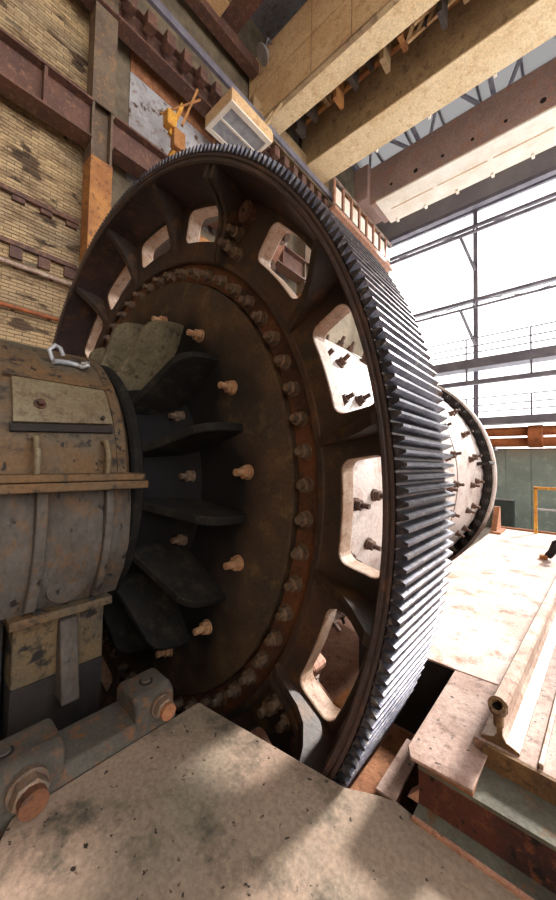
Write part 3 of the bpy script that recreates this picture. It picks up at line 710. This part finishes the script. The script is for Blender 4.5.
part('block', MB().box(0.155, 0.34, 0.55, 0.72, 0.012, 0.09, RM), 'beamgrey', t, bevel=0.006)
part('block', MB().box(0.155, 0.34, 0.73, 1.6, 0.012, 0.075, RM), 'floorplate', t, bevel=0.006)
# small clamp lying on the floor
t = thing('floor_clamp', 'small dark clamp with a rusty orange foot lying on the pale floor', 'clamp', (2.80, 3.9, ZF))
part('foot', MB().box(2.72, 2.80, 3.86, 3.95, ZF, ZF + 0.05), 'orange', t, bevel=0.01)
part('arm', MB().tube([(2.80, 3.92, ZF + 0.04), (2.84, 3.9, ZF + 0.10), (2.87, 3.92, ZF + 0.2), (2.93, 3.9, ZF + 0.24)], 0.04), 'black', t)
t = thing('guard_rail', 'yellow tubular guard rail at the far edge of the platform', 'railing', (2.9, 5.80, ZF))
for x in (2.55, 3.6, 4.8): part('post', MB().beam((x, 5.78, ZF), (x, 5.78, ZF + 0.75), 0.045, 0.045), 'yellow', t)
part('handrail', MB().beam((2.53, 5.78, ZF + 0.75), (5.8, 5.78, ZF + 0.75), 0.045, 0.045), 'yellow', t)
part('mid_rail', MB().beam((2.55, 5.78, ZF + 0.4), (5.8, 5.78, ZF + 0.4), 0.03, 0.03), 'lamp', t)

# ================================================================== LEFT WALL STEELWORK
def plate_girder(name, label, x, y0, y1, z0, z1, fw, mt, stiff):
    t = thing(name, label, 'girder', (x, (y0 + y1) / 2, z0))
    part('web', MB().box(x - 0.02, x + 0.02, y0, y1, z0 + 0.05, z1 - 0.05), mt, t)
    part('top_flange', MB().box(x - fw, x + fw, y0, y1, z1 - 0.05, z1), mt, t)
    part('bottom_flange', MB().box(x - fw, x + fw, y0, y1, z0, z0 + 0.05), mt, t)
    for y in stiff: part('stiffener', MB().box(x + 0.02, x + fw * 0.9, y - 0.03, y + 0.03, z0 + 0.05, z1 - 0.05), mt, t)
    return t
plate_girder('runway_girder', 'brown riveted runway girder on the brick wall left of the column', -5.25, -6, 1.35, 7.45, 8.35, 0.22, 'runway', (-3.5, -2, -0.9, 0.45))
plate_girder('runway_girder', 'brown runway girder continuing behind the gear right of the column', -5.25, 1.85, 9.38, 7.55, 8.35, 0.22, 'runway', (3.3, 4.8, 6.5, 8))
up_ = plate_girder('crane_runway', 'upper brown crane runway girder with bracket blocks high on the left wall', -5.2, -6, 16, 10.75, 11.45, 0.2, 'runway', ())
for k in range(26): part('bracket_block', MB().box(-5.0, -4.72, 0.3 + k * 0.52, 0.56 + k * 0.52, 11.0, 11.34), 'runway', up_, bevel=0.02)
part('crane_rail', MB().box(-5.25, -5.13, -6, 16, 11.45, 11.6), 'hazesteel', up_)
part('conductor_bar', MB().beam((-4.66, -6, 11.55), (-4.66, 16, 11.55), 0.1, 0.22), 'hazesteel', up_)
for k, y in enumerate((1.36, 9.4)):
    t = thing('steel_column', ('weathered steel column with an orange foot between gear and brick wall', 'weathered steel column far along the left wall behind the gear')[k], 'column', (-5.3, y + 0.22, ZPIT))
    part('shaft', MB().box(-5.55, -5.12, y, y + 0.05, ZPIT, 16).box(-5.55, -5.12, y + 0.41, y + 0.46, ZPIT, 16).box(-5.36, -5.31, y + 0.05, y + 0.41, ZPIT, 16), 'column', t)
    part('orange_casing', MB().box(-5.55, -5.08, y - 0.01, y + 0.47, 2.0, 7.1), 'orange', t, bevel=0.01)
    part('front_cover', MB().box(-5.12, -5.10, y - 0.02, y + 0.48, 8.4, 16), 'column', t)
t = thing('knee_brace', 'rust-brown diagonal brace below the runway girder at the column', 'brace', (-5.2, 2.2, 6.4))
part('brace_bar', MB().beam((-5.0, 2.02, 6.0), (-5.15, 2.65, 7.48), 0.16, 0.12), 'runway', t)
part('brace_bar', MB().beam((-5.0, 2.35, 6.0), (-5.15, 2.95, 7.48), 0.1, 0.1), 'orange', t)
t = thing('junction_box', 'pale junction box fixed beside the column below the runway girder', 'box', (-5.3, 2.9, 6.3))
part('box_body', MB().box(-5.797, -5.3, 3.05, 3.35, 6.2, 7.1), 'lamp', t, bevel=0.02)
part('box_lid', MB().box(-5.3, -5.27, 3.08, 3.32, 6.25, 7.05), 'hatch', t)
t = thing('ledge_shelf', 'orange-brown sloping ledge on the wall behind the junction box', 'ledge', (-5.5, 3.9, 6.6))
part('ledge_bar', MB().box(-5.8, -5.3, 3.45, 6.0, 6.7, 6.95), 'orange', t)
part('ledge_bar', MB().box(-5.8, -5.4, 3.45, 6.0, 6.0, 6.2), 'runway', t)
for z, r_, lbl in ((4.20, 0.05, 'upper pale pipe run along the brick wall'), (3.30, 0.045, 'middle rusty pipe run along the brick wall'), (2.35, 0.05, 'lowest pipe run along the brick wall above the bearing')):
    t = thing('hall_pipe', lbl, 'pipe', (-5.6, 0, z), 'pipes on the brick wall')
    part('pipe_run', MB().cyl((-5.62, -6, z), (-5.62, 9, z), r_, n=10), 'rail' if z != 3.30 else 'pipe', t, smooth=50)
    for y in (-0.9, 0.2, 0.85, 1.3): part('pipe_bracket', MB().box(-5.772, -5.58, y - 0.03, y + 0.03, z - 0.03, z + 0.03), 'runway', t)
for z, z2, lbl in ((4.38, 4.72, 'brown ledger beam on the brick wall over the upper pipe'), (5.6, 5.8, 'dark timber ledger halfway up the brick wall')):
    t = thing('ledger_beam', lbl, 'ledger', (-5.7, -1, z))
    part('ledger', MB().box(-5.8, -5.66, -6, 1.34, z2 - 0.1, z2), 'runway', t)
    for y in (-2.0, -0.6, 0.1, 0.6, 1.1): part('ledger_block', MB().box(-5.8, -5.7, y, y + 0.22, z, z2 - 0.1), 'runway', t)

# railing along the runway beyond the gear
t = up_
for k in range(8):
    y = 10.4 + k * 0.72
    part('railing_post', MB().box(-4.45, -4.37, y - 0.05, y + 0.05, 10.9, 12.15), 'pinkedge', t)
    part('railing_panel', MB().box(-4.42, -4.40, y + 0.12, y + 0.55, 11.15, 11.85), 'white_lit', t)
for z in (12.15, 11.0): part('handrail', MB().beam((-4.41, 10.3, z), (-4.41, 16.2, z), 0.08, 0.08), 'rail', t)
part('toe_beam', MB().box(-5.0, -4.3, 10.3, 16.2, 10.75, 10.9), 'pinkedge', t)

# ================================================================== CRANES
def girder(root, y0, y1, z0, z1, x0, x1, mts):
    g = part('box_girder', MB().box(x0, x1, y0, y1, z0, z1), mts[0], root, bevel=0.01)
    return g
cr = thing('bridge_crane', 'tan overhead travelling crane with two deep box girders', 'crane', (-5.0, 8.4, 11.6))
g1 = girder(cr, 6.68, 7.35, 12.05, 14.7, -5.75, 13.4, ('tandark',))
part('bottom_lip', MB().box(-5.75, 13.4, 6.60, 6.74, 11.98, 12.06), 'tandark', g1)
part('bottom_plate', MB().box(-5.75, 13.4, 6.74, 7.40, 12.0, 12.05), 'underlit', g1)
for k in range(13):
    for q in range(2):
        x = -5.7 + k * 1.4
        part('face_panel', MB().box(x, x + 1.36, 6.65, 6.68, 12.12 + q * 1.27, 12.12 + q * 1.27 + 1.23), 'tan', g1)
g2 = girder(cr, 9.14, 10.1, 12.05, 14.2, -5.2, 13.4, ('tandark',))
part('bottom_plate', MB().box(-5.2, 13.4, 9.05, 10.2, 12.0, 12.05), 'underlit', g2)
part('rail_angle', MB().box(-5.2, 13.4, 10.1, 10.25, 12.05, 12.3), 'white_lit', g2)
for k in range(5): part('seam_cover', MB().box(-2.5 + k * 1.9, -2.42 + k * 1.9, 10.18, 10.3, 11.98, 12.12), 'white_lit', g2)
part('end_truck', MB().box(-5.5, -4.95, 6.2, 10.8, 11.75, 12.6), 'tandark', cr, bevel=0.03)
for y in (6.6, 10.4): part('wheel', MB().cyl((-5.28, y, 11.87), (-5.1, y, 11.87), 0.26, n=24), 'hazesteel', cr, smooth=40)
gw = part('gantry_walk', MB().box(-4.8, 13.4, 7.4, 9.1, 13.9, 13.96), 'tandark', cr)
for k in range(22):
    x = -4.6 + k * 0.55
    part('bracket', MB().box(x, x + 0.14, 7.95, 8.45, 12.45 + 0.25 * (k % 3), 13.9), ('darkbracket', 'darkbracket', 'tandark', 'orange')[k % 4], cr)
    part('walk_strut', MB().beam((x, 7.5, 13.0), (x + 0.1, 8.6, 13.9), 0.06, 0.06), 'orange' if k % 4 == 0 else 'tandark', gw)
part('cable_pipe', MB().cyl((-4.8, 8.85, 13.6), (13.4, 8.85, 13.6), 0.09, n=10), 'orange', cr, smooth=40)
part('ladder_rail', MB().beam((-0.6, 8.3, 12.8), (1.6, 8.9, 13.9), 0.08, 0.16), 'tan', cr)
part('ladder_rail', MB().beam((-0.3, 8.0, 12.8), (1.9, 8.6, 13.9), 0.08, 0.16), 'tan', cr)
for k in range(9):
    u = k / 8; part('ladder_rung', MB().beam((-0.6 + 2.2 * u, 8.3 + 0.6 * u, 12.8 + 1.1 * u), (-0.3 + 2.2 * u, 8.0 + 0.6 * u, 12.8 + 1.1 * u), 0.1, 0.1), 'tandark', cr)
part('trolley_frame', MB().box(2.5, 6.5, 7.0, 9.6, 14.8, 15.6), 'tandark', cr)
# cabin
X0, X1, Y0, Y1, Z0, Z1 = -5.25, -4.02, 4.5, 6.15, 10.3, 10.6
cb = part('cabin', MB().box(X0, X1, Y0, Y0 + 0.05, Z0, Z1).box(X0, X0 + 0.05, Y0 + 0.05, Y1, Z0, Z1).box(X1 - 0.05, X1, Y0 + 0.05, Y1, Z0, Z1).box(X0, X1, Y1, Y1 + 0.05, Z0, Z1).box(X0, X1, Y0, Y1, Z1, Z1 + 0.05), 'tan', cr)
part('cabin_floor_frame', MB().box(X0, X1, Y0, Y0 + 0.13, Z0 - 0.06, Z0 - 0.002).box(X0, X1, Y1 - 0.1, Y1, Z0 - 0.06, Z0 - 0.002).box(X0, X0 + 0.13, Y0 + 0.13, Y1 - 0.1, Z0 - 0.06, Z0 - 0.002).box(X1 - 0.16, X1, Y0 + 0.13, Y1 - 0.1, Z0 - 0.06, Z0 - 0.002).box(-4.68, -4.62, Y0 + 0.13, Y1 - 0.1, Z0 - 0.06, Z0 - 0.002), 'white_lit', cb)
part('cabin_pane', MB().box(X0 + 0.13, -4.68, Y0 + 0.13, Y1 - 0.1, Z0 - 0.03, Z0 - 0.02), 'lamp', cb)
part('cabin_pane', MB().box(-4.62, X1 - 0.16, Y0 + 0.13, Y1 - 0.1, Z0 - 0.03, Z0 - 0.02), 'lamp', cb)
for x in (-4.5, -4.1): part('cabin_hanger', MB().beam((x, 5.9, 10.6), (x, 6.7, 12.1), 0.08, 0.08), 'tandark', cb)
lp = thing('crane_lamp', 'round grey lamp hanging in front of the tan crane girder', 'lamp', (-4.6, 6.2, 13.4))
part('shade', MB().lathe([(0.0, 0.0), (0.28, 0.0), (0.26, 0.06), (0.12, 0.2), (0.0, 0.22)], 24, closed=False), 'lamp', lp, loc=(-4.6, 6.2, 13.68), rot=(rad(42), 0, rad(-38)), smooth=40)
part('stem', MB().cyl((-4.6, 6.3, 13.78), (-4.6, 6.45, 14.5), 0.03, n=8), 'hazesteel', lp)
part('bracket', MB().beam((-4.6, 6.45, 14.5), (-4.6, 6.65, 14.5), 0.05, 0.05), 'hazesteel', lp)

c2 = thing('brown_crane', 'mauve-brown crane girder with bolt holes and an underside whitened for window light', 'crane', (-4, 13.3, 11.9))
g3 = girder(c2, 12.62, 14.15, 12.05, 13.75, -3.9, 13.4, ('brownbeam',))
part('bottom_plate', MB().box(-3.6, 13.4, 12.55, 14.25, 11.98, 12.05), 'white_lit', g3)
part('end_head', MB().box(-4.6, -3.9, 12.4, 14.3, 12.3, 13.9), 'brownbeam', c2, bevel=0.05)
part('end_carriage', MB().box(-5.4, -4.6, 11.8, 14.8, 11.7, 12.5), 'orange', c2, bevel=0.05)
for k in range(10):
    x = -2.9 + k * 1.05
    part('bolt_hole', MB().cyl((x, 12.625, 12.5), (x, 12.61, 12.5), 0.09 if k % 4 == 1 else 0.06, n=12), 'dark', g3)
for k in range(6): part('plate_seam', MB().box(-3.2 + k * 2.0, -1.4 + k * 2.0, 13.35, 13.39, 11.965, 11.98), 'tan', g3)
for k in range(9): part('edge_cleat', MB().box(-3.3 + k * 1.3, -3.2 + k * 1.3, 14.1, 14.3, 11.9, 11.98), 'white_lit', g3)
# third girder close to the camera at the top edge of the view
c3 = thing('roof_girder', 'brown roof girder with a dark hatch at the very top of the view', 'girder', (-4, 5.3, 14.3))
part('girder_bottom', MB().box(-5.4, 13.4, 5.0, 5.6, 14.3, 14.4), 'runway', c3)
part('girder_web', MB().box(-5.4, 13.4, 5.27, 5.33, 14.4, 15.8), 'tandark', c3)
part('girder_top', MB().box(-5.4, 13.4, 5.0, 5.6, 15.8, 15.9), 'tandark', c3)
t = thing('cable_bracket', 'yellow-orange collector bracket on rods above the gear at the left runway', 'bracket', (-5.0, 3.3, 8.4))
part('arm', MB().beam((-4.9, 3.15, 8.8), (-4.9, 3.5, 9.9), 0.09, 0.09), 'yellow', t)
part('arm', MB().beam((-4.88, 3.5, 9.3), (-4.8, 3.9, 10.6), 0.06, 0.06), 'orange', t)
part('head', MB().box(-5.0, -4.75, 3.0, 3.28, 8.95, 9.35), 'yellow', t, bevel=0.03)
part('head', MB().box(-4.95, -4.75, 3.2, 3.55, 8.5, 9.0), 'orange', t, bevel=0.03)
part('stay_rod', MB().cyl((-4.95, 2.9, 9.2), (-4.8, 4.0, 10.4), 0.03, n=8), 'orange', t)
part('fixing', MB().beam((-5.15, 3.3, 8.42), (-4.85, 3.35, 8.6), 0.1, 0.1), 'yellow', t)
t = thing('roof_purlin', 'long brown roof beam running above the left crane runway', 'beam', (-5.35, 5, 13.9))
part('beam_body', MB().box(-5.55, -5.2, -6, 9.3, 13.9, 14.3), 'runway', t, bevel=0.01)
part('cover_strip', MB().box(-5.2, -4.75, -6, 4.9, 14.15, 14.2), 'tan', t)
for k, y in enumerate((12.2, 14.4)): part('wheel', MB().cyl((-5.28, y, 11.86), (-5.1, y, 11.86), 0.255, n=20), 'hazesteel', c2, smooth=40)
# bright latch hooks lying on top of the bearing cap
t = thing('steel_hook', 'small shiny steel hook lying on top of the bearing cap against the gear', 'hook', (0.62, -0.56, 0.79))
def oncap(a, y, h=0.0): return capat(rad(a), y, R0 + h)
part('hook_shank', MB().tube([oncap(51, -0.64, 0.02), oncap(52, -0.60, 0.02), oncap(52.5, -0.55, 0.02), oncap(52, -0.50, 0.02)], 0.018), 'lamp', t, smooth=50)
part('hook_bow', MB().tube([oncap(52, -0.64, 0.02), oncap(54, -0.66, 0.07), oncap(55, -0.63, 0.10), oncap(55, -0.6, 0.09), oncap(54, -0.58, 0.05)], 0.014), 'lamp', t, smooth=50)
part('hook_eye', MB().tube([oncap(52, -0.50, 0.02), oncap(50, -0.48, 0.03), oncap(50, -0.45, 0.05), oncap(52, -0.44, 0.05), oncap(53, -0.47, 0.03)], 0.013), 'lamp', t, smooth=50)
